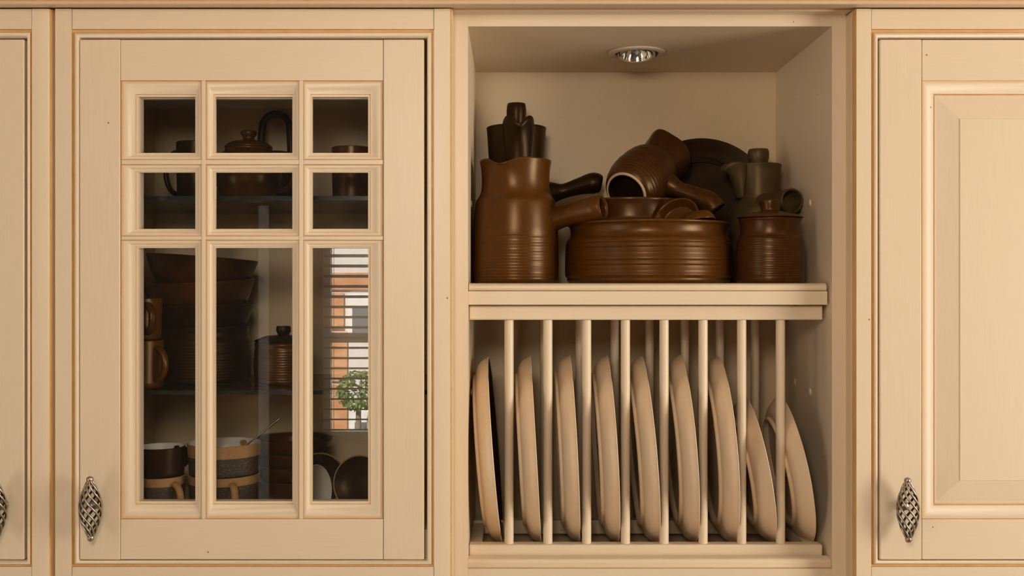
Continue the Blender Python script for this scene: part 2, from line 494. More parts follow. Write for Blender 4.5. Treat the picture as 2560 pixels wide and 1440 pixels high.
def cage_handle(parent, px, py, y, flip=1):
    """twisted birdcage pull on a short post"""
    m = MB()
    H, n, turns = .0765, 8, .72
    cx, cz = X(px, y), Z(py, y)
    def rad(t):
        return .0027 + .0112 * max(sin(pi * t), 0) ** .92
    for k in range(n):
        pts, rr = [], []
        for i in range(29):
            t = i / 28
            a = 2 * pi * (k / n + turns * t) 
            r = rad(t)
            pts.append((cx + r * cos(a) + (.5 - t) * -.0012, y + r * sin(a), cz + H / 2 - H * t))
            rr.append(.00150)
        f0 = len(m.f)
        m.tube(pts, rr, 8)
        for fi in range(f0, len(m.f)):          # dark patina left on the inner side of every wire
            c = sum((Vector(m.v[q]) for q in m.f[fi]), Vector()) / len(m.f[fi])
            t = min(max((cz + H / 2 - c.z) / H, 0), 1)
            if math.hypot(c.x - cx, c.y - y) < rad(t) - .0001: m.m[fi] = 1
    for s in (1, -1):
        prof = smooth([(.0004, -.0050), (.0036, -.0035), (.0046, .0000), (.0040, .0030), (.0004, .0050)], 3)
        m.lathe(prof, 16, M=Matrix.Translation((cx + (-.0006 if s > 0 else .0006), y, cz + s * (H / 2 + .0012))))
    M = Matrix.Translation((cx + 0.0, 0, cz + .003)) @ Matrix.Rotation(R(90), 4, 'X')
    m.lathe([(.0075, 0), (.0075, .0018), (.0052, .0035), (.0042, .0060), (.0042, -y - .013), (.0056, -y - .0095), (.0050, -y - .0085)], 20, M=M)
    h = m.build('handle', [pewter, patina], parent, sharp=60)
    h['label'] = 'twisted pewter birdcage pull'
    return h

def door_boards(root, dx0, dx1, sx0, sx1, name_mesh, mats):
    """door part with stiles and rails as sub-parts; px at the door face"""
    d = name_mesh.build('door', mats, root, sharp=50)
    yb = .021
    ra, rb = 201, 1298
    za, zb = Z(1400), Z(98)
    MB().box(X(dx0), X(sx0) - .0004, 0.0006, yb, za, zb).build('stile', paint_v, d, bevel=.0016)
    MB().box(X(sx1) + .0004, X(dx1), 0.0006, yb, za, zb).build('stile', paint_v, d, bevel=.0016)
    MB().box(X(sx0), X(sx1), 0.0009, yb, Z(ra), zb - .0006).build('rail', paint_h, d, bevel=.0006)
    MB().box(X(sx0), X(sx1), 0.0009, yb, za + .0006, Z(rb)).build('rail', paint_h, d, bevel=.0006)
    return d

# ---- glazed cabinet
glz = thing('glazed_wall_cabinet', 'cream wall cabinet with nine-pane glass door holding dark crockery', 'cabinet', (0, 0, 0))
face_frame(glz, 138, 1122, 179, 1085, 1, 1, edge_r=True)
GX0, GX1 = X(138), X(1130)
carcass(glz, GX0, GX1, panel_in)
MB().box(X(130), X(138), .0085, .020, ZB, ZT).build('filler_strip', glaze, glz)
rear = MB()
IN = .0225
ya, yb = .0170, .026
xl, xr, zt, zb = X(302), X(957), Z(201), Z(1298)
rear.box(X(215), xl + IN, ya, yb, Z(1385), Z(112)).box(xr - IN, X(1045), ya, yb, Z(1385), Z(112))
rear.box(xl + IN, xr - IN, ya, yb, zt - IN, Z(112)).box(xl + IN, xr - IN, ya, yb, Z(1385), zb + IN)
dg = door_boards(glz, 198, 1060, 301, 957, rear, paint)
cols = [(302, 503, 1, .5), (514, 747, .5, .5), (758, 957, .5, 1)]
rows = [(201, 399, 1, .48), (411, 590, .48, .48), (600, 1298, .5, 1.08)]
W = .0212
for (a, b, cl, cr) in cols:
    for (c, e, rt, rbm) in rows:
        prof = [(i * W, y) for i, y in PANE]
        MB().mitre(X(a), X(b), Z(e), Z(c), prof, PANEM, (cl, cr, rt, rbm), y=.0011).build('pane_moulding', [paint, glaze, wash], dg, sharp=30)
        g = .004
        MB().box(X(a) + W * cl - g, X(b) - W * cr + g, .0126, .0166, Z(e) + W * rbm - g, Z(c) - W * rt + g).build('glass_pane', glass, dg)
for a, b in ((503, 514), (747, 758)):
    MB().box(X(a), X(b), .0010, .0125, Z(1298), Z(201)).build('glazing_bar', paint_v, dg, bevel=.0006)
for (a, b, cl, cr) in cols:
    for c, e in ((399, 411), (590, 600)):
        MB().box(X(a), X(b), .0013, .0125, Z(e), Z(c)).build('glazing_bar', paint_h, dg, bevel=.0006)
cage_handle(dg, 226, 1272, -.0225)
SH1 = Z(490, .06); SH2 = Z(976, .06); SH0 = ZC - .337
for zt_ in (SH1, SH2):
    gs = MB().box(GX0 + .019, GX1 - .019, .0612, .345, zt_ - .0058, zt_).build('glass_shelf', shelf_glass, glz)
    MB().box(GX0 + .019, GX1 - .019, .060, .0612, zt_ - .0058, zt_).build('shelf_edge', shelf_edge, gs)

# ---- panelled cabinets, left and right of the picture
def panel_door(root, dx0, dx1, hx):
    s0, s1 = dx0 + 106, dx1 - 106
    x0, x1, z0, z1 = X(s0), X(s1), Z(1298), Z(200)
    back = MB().box(X(dx0 + 20), X(dx1 - 20), .013, .020, Z(1390), Z(108))
    d = door_boards(root, dx0, dx1, s0, s1, back, paint)
    P2 = [(0, 0), (0, .0014), (.06, .0018), (.17, .0016), (.36, .0024), (.56, .0042), (.78, .0056), (.92, .0058), (.93, .0084), (1.06, .0088)]
    W = .0195
    MB().mitre(x0, x1, z0, z1, [(i * W, y) for i, y in P2], [1, 1, 2, 0, 0, 0, 0, 1, 1], y=.0011).build('panel_moulding', [paint, glaze, wash], d, sharp=30)
    i0, i1 = .0200, .0530
    pr = [(i0, .0092), (i0 + .003, .0090), (i1 - .0004, .0031), (i1, .0022), (i1 + .0003, .0022)]
    m = MB().mitre(x0, x1, z0, z1, pr, [0, 0, 0, 0])
    e = i1 + .0003
    m.add([(x0 + e, .0022, z0 + e), (x1 - e, .0022, z0 + e), (x1 - e, .0022, z1 - e), (x0 + e, .0022, z1 - e)], [(0, 1, 2, 3)])
    m.build('raised_panel', paint_v, d, sharp=4)
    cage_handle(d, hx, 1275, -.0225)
    return d

rgt = thing('panelled_wall_cabinet', 'cream wall cabinet with raised-panel door to the right of the plate rack', 'cabinet', (0, 0, 0))
face_frame(rgt, 2138, 3130, 2178, 3087, 1, 1, edge_l=True)
carcass(rgt, X(2138), X(3130), panel_in)
panel_door(rgt, 2200, 3062, 2270)
lft = thing('panelled_wall_cabinet', 'cream wall cabinet cut off by the left edge of the picture', 'cabinet', (0, 0, 0))
face_frame(lft, -863, 120, -823, 80, 1, .78, edge_r=True)
carcass(lft, X(-863), X(129), panel_in)
panel_door(lft, -802, 60, -12)

# ---- open shelf and plate-rack cabinet
Y1, YB = .040, .358
OL, OR_ = X(1170, Y1), X(2080, Y1)
PL, PR = X(1133, Y1), X(2116, Y1) - .0004
CT = Z(66, Y1)
FL = ZC - .397
opn = thing('open_wall_cabinet', 'cream open cabinet with a shelf of brown pots above a plate rack', 'cabinet', (0, 0, 0))
MB().box(PL, OL, Y1, YB + .012, Z(1478, Y1), Z(27, Y1)).build('side_panel', paint_v, opn, bevel=.0004)
MB().box(OR_, PR, Y1, YB + .012, Z(1478, Y1), Z(27, Y1)).build('side_panel', paint_v, opn, bevel=.0004)
MB().box(OL, OR_, YB, YB + .012, FL, CT).build('back_panel', panel_in, opn)
# top panel with the round hole for the spotlight
LX, LY, LR = X(1592, .204), .204, .0365
m = MB()
zt = Z(30, Y1)
bm = bmesh.new()
def ring(pts):
    vs = [bm.verts.new(p) for p in pts]
    return [bm.edges.new((vs[i], vs[(i + 1) % len(vs)])) for i in range(len(vs))]
e1 = ring([(OL, Y1, CT), (OR_, Y1, CT), (OR_, YB, CT), (OL, YB, CT)])
e2 = ring([(LX + LR * cos(2 * pi * k / 40), LY + LR * sin(2 * pi * k / 40), CT) for k in range(40)])
bmesh.ops.triangle_fill(bm, edges=e1 + e2, use_beauty=True)
bm.verts.index_update()
m.add([v.co.copy() for v in bm.verts], [[v.index for v in f.verts] for f in bm.faces])
bm.free()
m.add([(OL, Y1, CT), (OR_, Y1, CT), (OR_, YB, CT), (OL, YB, CT), (OL, Y1, zt), (OR_, Y1, zt), (OR_, YB, zt), (OL, YB, zt)],
      [(0, 1, 5, 4), (1, 2, 6, 5), (2, 3, 7, 6), (3, 0, 4, 7)])
m.lathe([(LR, CT - ZC), (LR, CT - ZC + .05), (.001, CT - ZC + .05)], 40, M=Matrix.Translation((LX, LY, ZC)))
# drop the closing disc of that lathe at the panel face
m.f.pop(-2); m.m.pop(-2)
m.build('top_panel', paint_h, opn, sharp=30)
MB().box(OL, OR_, Y1, YB, Z(1478, Y1), FL).build('bottom_panel', paint_h, opn, bevel=.0004)
# shelf: rounded nosing over a flat strip
SY = .050
SZ = Z(708, SY)
sx0, sx1 = X(1170.5, SY), X(2068.5, SY)
nz = SZ - Z(727, SY)
pts = [(YB, SZ), (YB, SZ - nz), (SY + .0005, SZ - nz), (SY - .0012, SZ - nz * .85), (SY - .0016, SZ - nz * .55), (SY - .0006, SZ - nz * .25), (SY + .003, SZ - .0004), (SY + .006, SZ)]
sh = MB().prism_x(pts, sx0 + .0008, sx1 - .0012).build('shelf', paint_h, opn, bevel=.0008, sharp=50)
MB().box(sx0, sx1, SY, SY + .018, Z(762, SY), Z(727.8, SY)).build('shelf_strip', paint_h, opn, bevel=.0004)
# bottom nosing
BY = .045
pz0, pz1 = Z(1420, BY), Z(1396, BY)
pts = [(.062, pz1), (.062, pz0), (BY, pz0), (BY - .0012, pz0 + .002), (BY - .0012, pz1 - .005), (BY + .001, pz1 - .0015), (BY + .005, pz1)]
MB().prism_x(pts, X(1170.5, BY), X(2077, BY)).build('bottom_nosing', paint_h, opn, bevel=.0006, sharp=50)
# plastic caps on the side panels
def cap(x, y, py, s):
    M = Matrix.Translation((x, y, Z(py, y))) @ Matrix.Rotation(R(-90 if s < 0 else 90), 4, 'Y')
    MB().lathe(smooth([(.0056, 0), (.0054, .0010), (.0040, .0020), (.0004, .0024)], 3), 18, M=M).build('cover_cap', plastic, opn, sharp=80)
cap(OR_, .150, 508, -1); cap(OR_, .149, 980, -1); cap(OR_, .235, 955, -1)
cap(OL, .150, 510, 1); cap(OR_, .30, 511, -1); cap(OL, .149, 980, 1)

# ---- cornice along the top
def C(px, y): return (y, Z(px, y))
pr = [C(-40, -.052), C(-3, -.040), C(-2, -.0335), C(3.0, -.0330), C(4.5, -.0335), C(8, -.0345), C(10.6, -.0325), C(11.2, -.0300), C(19.0, -.0010), C(20.5, .012), C(22.5, .0185), C(24, .0205), C(25.5, .0192), C(27.5, .0196), C(28.8, .0225),
      (.075, Z(28.8, .0225)), (.075, ZC + .455), (-.052, ZC + .455)]
mm = [0, 1, 1, 0, 0, 0, 0, 0, 1, 1, 0, 0, 0, 0, 0, 0, 0, 0]
co = MB().prism_x(pr, X(-900), X(3160), mm).build('cornice', [paint_h, glaze], None, sharp=30)
tag(co, 'cream moulded cornice running along the top of all the cabinets', 'cornice')

# ------------------------------------------------------------------ plate rack
rk = thing('plate_rack', 'cream wooden plate rack with round dowels between top and bottom rails', 'plate rack', (0, 0, 0))
RYF, RYR = .066, .226
rx0, rx1 = X(1172.5, RYF), X(2057, RYF)
MB().box(rx0, rx1, RYF, RYF + .021, Z(800, RYF), Z(764, RYF)).build('top_rail', paint_h, rk, bevel=.0018)
MB().box(rx0, rx1, RYF, RYF + .021, FL + .0005, Z(1362, RYF)).build('bottom_rail', paint_h, rk, bevel=.0025)
RTZ = Z(1362, RYF)
MB().box(rx0, rx1, RYR, RYR + .021, Z(800, RYF), Z(764, RYF)).build('top_rail', paint_h, rk, bevel=.0018)
MB().box(rx0, rx1, RYR, RYR + .021, RTZ - .022, RTZ).build('bottom_rail', paint_h, rk, bevel=.0018)
for xx in (rx0, rx1 - .018):
    MB().box(xx, xx + .018, RYF + .0215, RYR - .0005, RTZ - .0225, RTZ - .004).build('end_piece', paint_h, rk, bevel=.0006)
zd0, zd1 = RTZ - .003, Z(800, RYF) + .003
dp = MB().lathe([(.0067, 0), (.0067, zd1 - zd0)], 24)
dowel = None
yf = RYF + .0105
for yy in (yf, RYR + .0105):
    for px in (1272.5, 1369.5, 1466.5, 1563.5, 1660, 1757.5, 1854, 1951):
        if dowel is None:
            dowel = dp.build('dowel', paint_v, rk, sharp=50); o = dowel
        else:
            o = dowel.copy(); link(o, rk)
        o.location = (X(px, yf), yy, zd0)

# ------------------------------------------------------------------ plates in the rack
def plate_mesh(Rr, name, foot=.0275):
    f = Rr - foot
    outer = smooth([(.0005, -.0175), (f - .012, -.0175), (f - .006, -.0185), (f - .0040, -.0245), (f - .0015, -.0258), (f + .0010, -.0245), (f + .0026, -.0212), (f + .0090, -.0198), (f + .0165, -.0160), (f + .0225, -.0098), (Rr - .0018, -.0022), (Rr - .0002, -.0003)], 4)
    inner = smooth([(Rr - .0005, .0004), (Rr - .0022, .0002), (Rr - .0060, -.0030), (Rr - .018, -.0100), (f, -.0135), (f - .02, -.0140), (.0005, -.0140)], 4)
    prof = [(r, z, 0) for r, z in outer] + [(r, z, 0) for r, z in inner[:5]] + [(r, z, 1) for r, z in inner[5:]]
    return MB().lathe(prof, 96).build(name, [plate_out, plate_in], None, sharp=60)

plates = [  # top x, bottom x (px), yaw, centre depth, top/bottom y, size
    (1221, 1258, 0.4, .170, 892, 1351), (1326, 1352, 0.6, .170, 889, 1351), (1424, 1446, 1.1, .170, 885, 1351), (1517, 1542, 1.7, .170, 887, 1351),
    (1604, 1639, 2.2, .170, 891, 1351), (1700, 1732, 2.9, .170, 885, 1351), (1795, 1826, 3.3, .170, 889, 1351)]
PLABEL = ['large beige dinner plate nearest the left side of the plate rack', 'large beige dinner plate, second from the left in the plate rack',
          'large beige dinner plate, third from the left in the plate rack', 'large beige dinner plate, fourth from the left, middle of the large ones',
          'large beige dinner plate, fifth from the left in the plate rack', 'large beige dinner plate, sixth from the left in the plate rack',
          'large beige dinner plate beside the two smaller plates in the rack']
base = plate_mesh(231 * S * (D + .17) / D, 'dinner_plate')
for i, (xt, xb, yaw, yc, yt, yb_) in enumerate(plates):
    o = base if i == 0 else base.copy()
    if i: link(o)
    tilt = math.atan2(xb - xt, yb_ - yt)
    o.location = (X((xt + xb) / 2, yc), yc, Z((yt + yb_) / 2, yc))
    o.rotation_euler = (Matrix.Rotation(R(-yaw), 3, 'Z') @ Matrix.Rotation(R(90) - tilt, 3, 'Y')).to_euler()
    tag(o, PLABEL[i], 'plate', 'plates standing in the plate rack')
sm = [(1862, 1924, 2.5, .150, 988, 1352, 'smaller beige side plate leaning beside the large plates in the rack'),
      (1950, 2018, 2.6, .150, 988, 1352, 'smaller beige side plate leaning nearest the right wall of the rack')]
base = plate_mesh(184 * S * (D + .15) / D, 'side_plate', .0310)
for i, (xt, xb, yaw, yc, yt, yb_, lab) in enumerate(sm):
    o = base if i == 0 else base.copy()
    if i: link(o)
    tilt = math.atan2(xb - xt, yb_ - yt)
    o.location = (X((xt + xb) / 2, yc), yc, Z((yt + yb_) / 2, yc))
    o.rotation_euler = (Matrix.Rotation(R(-yaw), 3, 'Z') @ Matrix.Rotation(R(90) - tilt, 3, 'Y')).to_euler()
    tag(o, lab, 'plate', 'plates standing in the plate rack')

# ------------------------------------------------------------------ recessed spotlight
sp = thing('recessed_spotlight', 'small recessed spotlight in the ceiling of the open cabinet', 'spotlight', (LX, LY, CT))
MB().lathe(smooth([(.0445, -.0002), (.0442, -.0022), (.0400, -.0036), (.0345, -.0034), (.0335, -.0015)], 3) + [(.0335, .012), (.0355, .012), (.0355, -.0002), (.0445, -.0002)], 56, caps=False).build('trim_ring', lampwhite, sp, sharp=60)
Mg = Matrix.Translation((0, 0, -.002)) @ Matrix.Rotation(R(-11), 4, 'X')
MB().lathe(smooth([(.0295, .004), (.0300, -.0010), (.0285, -.0032), (.0262, -.0036), (.0250, -.0020)], 3) + [(.0250, .010), (.0295, .010), (.0295, .004)], 48, M=Mg, caps=False).build('gimbal_ring', lampwhite, sp, sharp=60)
pf = [(.0245, -.0030), (.0232, -.0032)] + [(.0228 - .0165 * (k / 8) ** 1.6, -.002 + .024 * k / 8) for k in range(9)]
ref = MB().lathe(pf + [(.0005, .0225)], 40, M=Mg, caps=False).build('reflector', chrome, sp, sharp=30)
b = MB().box(-.0085, .0085, -.0055, .0055, .008, .020).lathe(smooth([(.0004, -.004), (.0038, -.001), (.0045, .004), (.0040, .010)], 3), 18, M=Matrix.Translation((0, 0, .002)))
bo = b.build('bulb', white_in, ref, bevel=.0006); bo.matrix_local = Mg
for s in (-1, 1):
    MB().tube([(s * .0285, -.010, .002), (s * .0290, -.012, -.004), (s * .0278, -.0135, -.0075), (s * .0292, -.0138, -.0095)], .0012, 8).build('spring_clip', black, sp)

# ------------------------------------------------------------------ pottery on the open shelf
BZ = SZ + .0003

def hollow_handle(parent, pts, rad, m, rings=9, n=24, wall=.0038):
    p, r = spline(pts, rad, 26)
    return MB().tube(p, r, n, hollow=rings, wall=wall).build('handle', m, parent, sharp=60)

def lip(phi, width, out, drop, i0):
    """pull a pouring lip out of the rings from i0 on"""
    def f(a, i, r, z, w=width):
        d = (a - phi + pi) % (2 * pi) - pi
        if i < i0[0] or i > i0[1]: return r, z
        k = math.exp(-(d / w) ** 2)
        g = i0[2](i)
        side = math.exp(-((abs(d) - w * 1.7) / (w * .8)) ** 2)
        return r + out * k * g - out * .12 * side * g, z - drop * k * g + drop * .10 * side * g
    return f

# tall front jug with the wide neck
jx, jy = X(1289, .170), .170
jug = thing('pouring_jug', 'large tan-brown stoneware jug with side handle, front left on the shelf', 'jug', (jx, jy, BZ))
oz = lambda py, y=.17: Z(py, y) - BZ
o_p = [(.0005, 0), (.060, 0), (.0640, .003), (.0655, .010), (.0660, .030), (.0655, .060), (.0640, .095), (.0615, .122), (.0590, .1285), (.0560, .1330), (.0535, .139), (.0520, .150), (.0522, .165), (.0535, .178), (.0552, .1865)]
o_s = ribs(smooth(o_p[1:], 3), .006, .072, 15, .00035)
o_s = [(.0005, 0)] + o_s
top = len(o_s)
i_p = smooth([(.0548, .1878), (.0530, .1870), (.0505, .176), (.0490, .155), (.051, .138), (.058, .125), (.061, .090), (.0615, .03), (.058, .010), (.0005, .008)], 3)
gw = lambda i: max(0.0, 1 - abs(i - (top + 2)) / 14.0) ** 1.3
MB().lathe(o_s + i_p, 96, mod=lip(R(248), .33, .008, .0115, (top - 12, top + 16, gw))).build('body', brown, jug, sharp=70)
hb = lambda px, py, y: Vector((X(px, y) - jx, y - jy, Z(py, y) - BZ))
hollow_handle(jug, [hb(1350, 560, .166), hb(1376, 550, .157), hb(1400, 544, .148), hb(1443, 531, .132), hb(1484, 523, .120), hb(1505, 519, .114)],
              [.0270, .0215, .0165, .0176, .0210, .0195], brown, wall=.0058)

# dark coffee pot behind it
kx, ky = X(1291, .288), .288
pot = thing('coffee_pot', 'dark brown tall coffee pot with beaked spout and knob lid behind the front jug', 'coffee pot', (kx, ky, BZ))
RZ = Z(322, ky) - BZ
o_p = smooth([(.046, 0), (.0490, .006), (.0500, .05), (.0500, .100), (.0500, .140), (.0480, .158), (.0455, .170), (.0450, .190), (.0462, .215), (.0485, RZ - .006), (.0497, RZ)], 3)
i_p = smooth([(.0490, RZ + .001), (.0470, RZ - .002), (.0440, .215), (.0425, .19), (.0430, .17), (.046, .14), (.046, .02), (.0005, .010)], 3)
MB().lathe([(.0005, 0)] + o_p + i_p, 72).build('body', dark, pot, sharp=70)

def beak(parent, az, r0, z0, z1, half, reach, rise, droop, m):
    """half-funnel pouring spout against a neck of radius r0 (azimuth az)"""
    mb_ = MB(); n, q = 24, 16
    v = []
    for j in range(q + 1):
        t = j / q
        wv = half * (.50 + .50 * t ** .8)
        p = reach * (.12 + .38 * t + .50 * t ** 5)
        for i in range(n + 1):
            a = -pi / 2 + pi * i / n
            lat = wv * sin(a)
            c = cos(a)
            fwd = math.sqrt(max(r0 * r0 - lat * lat, 0)) - .0015 + p * c ** .8 if c > 1e-6 else math.sqrt(max(r0 * r0 - lat * lat, 0)) - .0015
            zz_ = z0 + (z1 - z0) * t
            g = t ** 4
            zz_ += g * (rise * (sin(2 * abs(a)) ** 1.2 if abs(a) > 1e-6 and abs(a) < pi / 2 - 1e-6 else 0) - droop * c ** 3)
            v.append(Vector((fwd * cos(az) - lat * sin(az), fwd * sin(az) + lat * cos(az), zz_)))
    f = [(j * (n + 1) + i, j * (n + 1) + i + 1, (j + 1) * (n + 1) + i + 1, (j + 1) * (n + 1) + i) for j in range(q) for i in range(n)]
    o = mb_.add(v, f).build('spout', m, parent, sharp=80)
    md = o.modifiers.new('thickness', 'SOLIDIFY'); md.thickness = .0030; md.offset = -1
    return o
beak(pot, R(-86), .0465, .150, RZ + .001, .0225, .024, .0125, .0030, dark)
def knob_lid(parent, rl, z, kr, kh, m, dome=.004):
    prof = [(.0005, z - .004), (rl - .003, z - .004), (rl - .001, z - .001)] + smooth([(rl, z + .0005), (rl - .001, z + .0015), (rl * .6, z + dome), (kr * .92, z + dome + .001), (kr * .86, z + dome + .004), (kr * .98, z + dome + kh * .45), (kr, z + dome + kh * .75), (kr * .93, z + dome + kh * .95), (kr * .8, z + dome + kh), (.0005, z + dome + kh * .97)], 3)
    return MB().lathe(prof, 48).build('lid', m, parent, sharp=60)
knob_lid(pot, .0455, RZ - .004, .0162, Z(262, ky) - BZ - RZ + .002, dark)
hb = lambda px, py, y: Vector((X(px, y) - kx, y - ky, Z(py, y) - BZ))
hollow_handle(pot, [hb(1350, 492, .285), hb(1376, 483, .283), hb(1408, 478, .28), hb(1448, 466, .275), hb(1482, 458, .272), hb(1500, 460, .27)],
              [.0270, .0195, .0124, .0140, .0174, .0150], dark)

# large casserole
cx, cy = X(1620, .190), .190
cas_ = thing('casserole_pot', 'wide ribbed brown stoneware casserole in the middle of the shelf', 'casserole', (cx, cy, BZ))
CH = Z(550, .075) - BZ
o_p = [(.1215, 0), (.1240, .002), (.1255, .0045), (.1258, .008), (.1285, .0115), (.1290, .020), (.1288, .040), (.1280, .055), (.1265, .0635), (.1252, .0665), (.1225, .0695), (.1205, .0740), (.1203, .0800), (.1220, .0870), (.1250, CH - .002), (.1256, CH)]
o_s = ribs(smooth(o_p, 3), .012, .062, 21, .00038)
i_p = smooth([(.1250, CH + .0012), (.1225, CH + .0002), (.1180, .080), (.1175, .072), (.1225, .060), (.1235, .025), (.118, .010), (.0005, .009)], 3)
MB().lathe([(.0005, 0)] + o_s + i_p, 128).build('body', brown, cas_, sharp=70)

# smaller pot standing inside it
ix, iy = X(1578, .222), .222
IB = .0100
inn = thing('lugged_pot', 'smaller dark brown lugged pot standing inside the wide casserole', 'pot', (ix, iy, BZ + IB))
IH = Z(493, .14) - BZ - IB
o_p = smooth([(.070, 0), (.0760, .004), (.0775, .020), (.0775, .070), (.0765, .085), (.0745, .0890), (.0735, .0940), (.0745, IH - .010), (.0775, IH)], 3)
o_p = ribs(o_p, .02, .088, 16, .0004)
i_p = smooth([(.0768, IH + .001), (.0745, IH - .001), (.0710, .095), (.0735, .08), (.0735, .02), (.066, .008), (.0005, .007)], 3)
MB().lathe([(.0005, 0)] + o_p + i_p, 96).build('body', brown2, inn, sharp=70)
hb = lambda px, py, y: Vector((X(px, y) - ix, y - iy, Z(py, y) - BZ - IB))
pp, rr = spline([(-.068, -.012, IH - .026), (-.090, -.012, IH - .022), (-.101, 0, IH - .019), (-.090, .012, IH - .022), (-.068, .012, IH - .026)], [.0085, .0085, .0095, .0085, .0085], 20)
MB().tube(pp, rr, 14).build('lug', brown2, inn, sharp=80)
pp, rr = spline([(.068, -.012, IH - .026), (.090, -.012, IH - .022), (.101, 0, IH - .019), (.090, .012, IH - .022), (.068, .012, IH - .026)], [.0085, .0085, .0095, .0085, .0085], 20)
MB().tube(pp, rr, 14).build('lug', brown2, inn, sharp=80)

# two little dishes tucked in front of it
def dish(name, label, c, normal, r, h, m, wall=.003):
    prof = smooth([(.0005, 0), (r * .62, 0), (r * .74, h * .10), (r * .90, h * .5), (r, h)], 4) + smooth([(r - .0008, h + .0008), (r - wall, h - .0002), (r * .88 - wall, h * .5), (r * .66, wall * 1.2), (.0005, wall)], 4)
    o = MB().lathe(prof, 64).build(name, m, None, sharp=70)
    o.location = c
    o.rotation_mode = 'QUATERNION'
    o.rotation_quaternion = Vector(normal).to_track_quat('Z', 'Y')
    o.rotation_mode = 'XYZ'
    return tag(o, label, 'dish', 'small dishes tucked into the casserole')
dish('small_dish', 'small brown dish propped up on edge inside the casserole', (X(1700, .135), .135, Z(561, .135)), (-.50, -.66, .42), .0370, .016, brown)
dish('small_dish', 'small brown dish lying low against the casserole rim', (X(1742, .118), .118, Z(533, .118)), (.12, -.16, -.95), .0265, .013, brown)

# jug lying on its side on top
ax0 = Vector((X(1564, .192), .192, Z(484, .192))); ax1 = Vector((X(1664, .290), .290, Z(396, .290)))
axis = (ax1 - ax0); L = axis.length; axis.normalize()
ly = thing('lying_jug', 'brown ribbed jug lying on its side with pale base ring showing', 'jug', ax0)
q = axis.to_track_quat('Z', 'Y').to_matrix().to_4x4()
r0 = 55 * S * (D + .192) / D
o_p = [(r0 - .0035, .0005, 1), (r0 - .0015, -.0004, 1), (r0 - .0002, .0008, 1)]
bod = smooth([(r0 + .0004, .0025), (r0 + .0040, .006), (r0 + .0075, .013), (r0 + .0130, .030), (r0 + .0150, .050), (r0 + .0145, .075), (r0 + .0120, .088), (r0 + .0070, .0935), (r0 + .0040, .098), (r0 + .0040, .112), (r0 + .0065, .128), (r0 + .0095, L + .004)], 3)
bod = ribs(bod, .0135, .086, 12, .00045)
i_p = smooth([(r0 + .0085, L + .005), (r0 + .006, L + .003), (r0 + .002, .112), (r0 + .006, .086), (r0 + .010, .05), (r0 + .002, .030), (.0005, .026)], 3)
prof = [(.0005, .020, 2), (r0 - .0060, .020, 2), (r0 - .0050, .0045, 2)] + o_p + [(a, b, 0) for a, b in bod] + [(a, b, 0) for a, b in i_p]
nb = len(prof)
jl = MB().lathe(prof, 88, M=q, mod=lip(R(90), .35, .008, .002, (nb - 34, nb - 10, lambda i: max(0, 1 - abs(i - (nb - 21)) / 9.0))))
jl.build('body', [brown2, bisque, dark], ly, sharp=70)
hb = lambda px, py, y: Vector((X(px, y), y, Z(py, y))) - ax0
hollow_handle(ly, [hb(1656, 452, .222), hb(1677, 464, .212), hb(1700, 475, .204), hb(1738, 488, .192), hb(1770, 504, .182), hb(1788, 524, .178)],
              [.0205, .0170, .0125, .0135, .0170, .0185], brown2)

# platter standing against the back
PRr = 180 * S * (D + .33) / D
pz = BZ + PRr * cos(R(2.5)) + .0012
prof = smooth([(.0005, .004), (PRr * .60, .004), (PRr * .63, 0), (PRr * .66, .003), (PRr * .80, .009), (PRr * .985, .015), (PRr, .0175), (PRr * .992, .0190), (PRr * .82, .0135)], 4)
for k in range(3):
    rr_ = PRr * (.735 - .022 * k)
    prof += [(rr_ + .0022, .0122 - .0005 * k), (rr_ + .0008, .0140 - .0005 * k), (rr_ - .0008, .0140 - .0005 * k), (rr_ - .0018, .0118 - .0005 * k)]
prof += [(PRr * .62, .0095), (PRr * .55, .0085), (.0005, .0085)]
pl = MB().lathe(prof, 112).build('serving_platter', dark, None, sharp=50)
pl.location = (X(1754, .33), .3435, pz)
pl.rotation_euler = (R(90) - R(2.5), 0, 0)
tag(pl, 'large dark round platter standing upright against the back panel', 'platter')

# olive coffee pot at the right
gx, gy = X(1896, .268), .268
gp = thing('coffee_pot', 'olive-brown coffee pot with beaked spout pointing left, back right corner', 'coffee pot', (gx, gy, BZ))
GZ = Z(414, gy) - BZ
o_p = smooth([(.044, 0), (.0465, .006), (.0472, .04), (.0468, .085), (.0455, .112), (.0425, .1235), (.0375, .130), (.0345, .138), (.0338, .150), (.0345, .170), (.0360, GZ - .006), (.0372, GZ)], 3)
i_p = smooth([(.0366, GZ + .001), (.0348, GZ - .001), (.0325, .17), (.0315, .14), (.040, .115), (.043, .02), (.0005, .010)], 3)
MB().lathe([(.0005, 0)] + o_p + i_p, 72).build('body', olive, gp, sharp=70)
beak(gp, R(196), .0345, .138, GZ + .001, .0165, .033, .0045, .0105, olive)
knob_lid(gp, .0345, GZ - .003, .0170, Z(373, gy) - BZ - GZ, olive, dome=.003)
hb = lambda px, py, y: Vector((X(px, y) - gx, y - gy, Z(py, y) - BZ))
hollow_handle(gp, [hb(1908, 512, .245), hb(1925, 510, .230), hb(1944, 508, .215), hb(1962, 505, .199), hb(1972, 503, .189), hb(1980, 502, .180)],
              [.0195, .0180, .0165, .0180, .0196, .0195], olive)

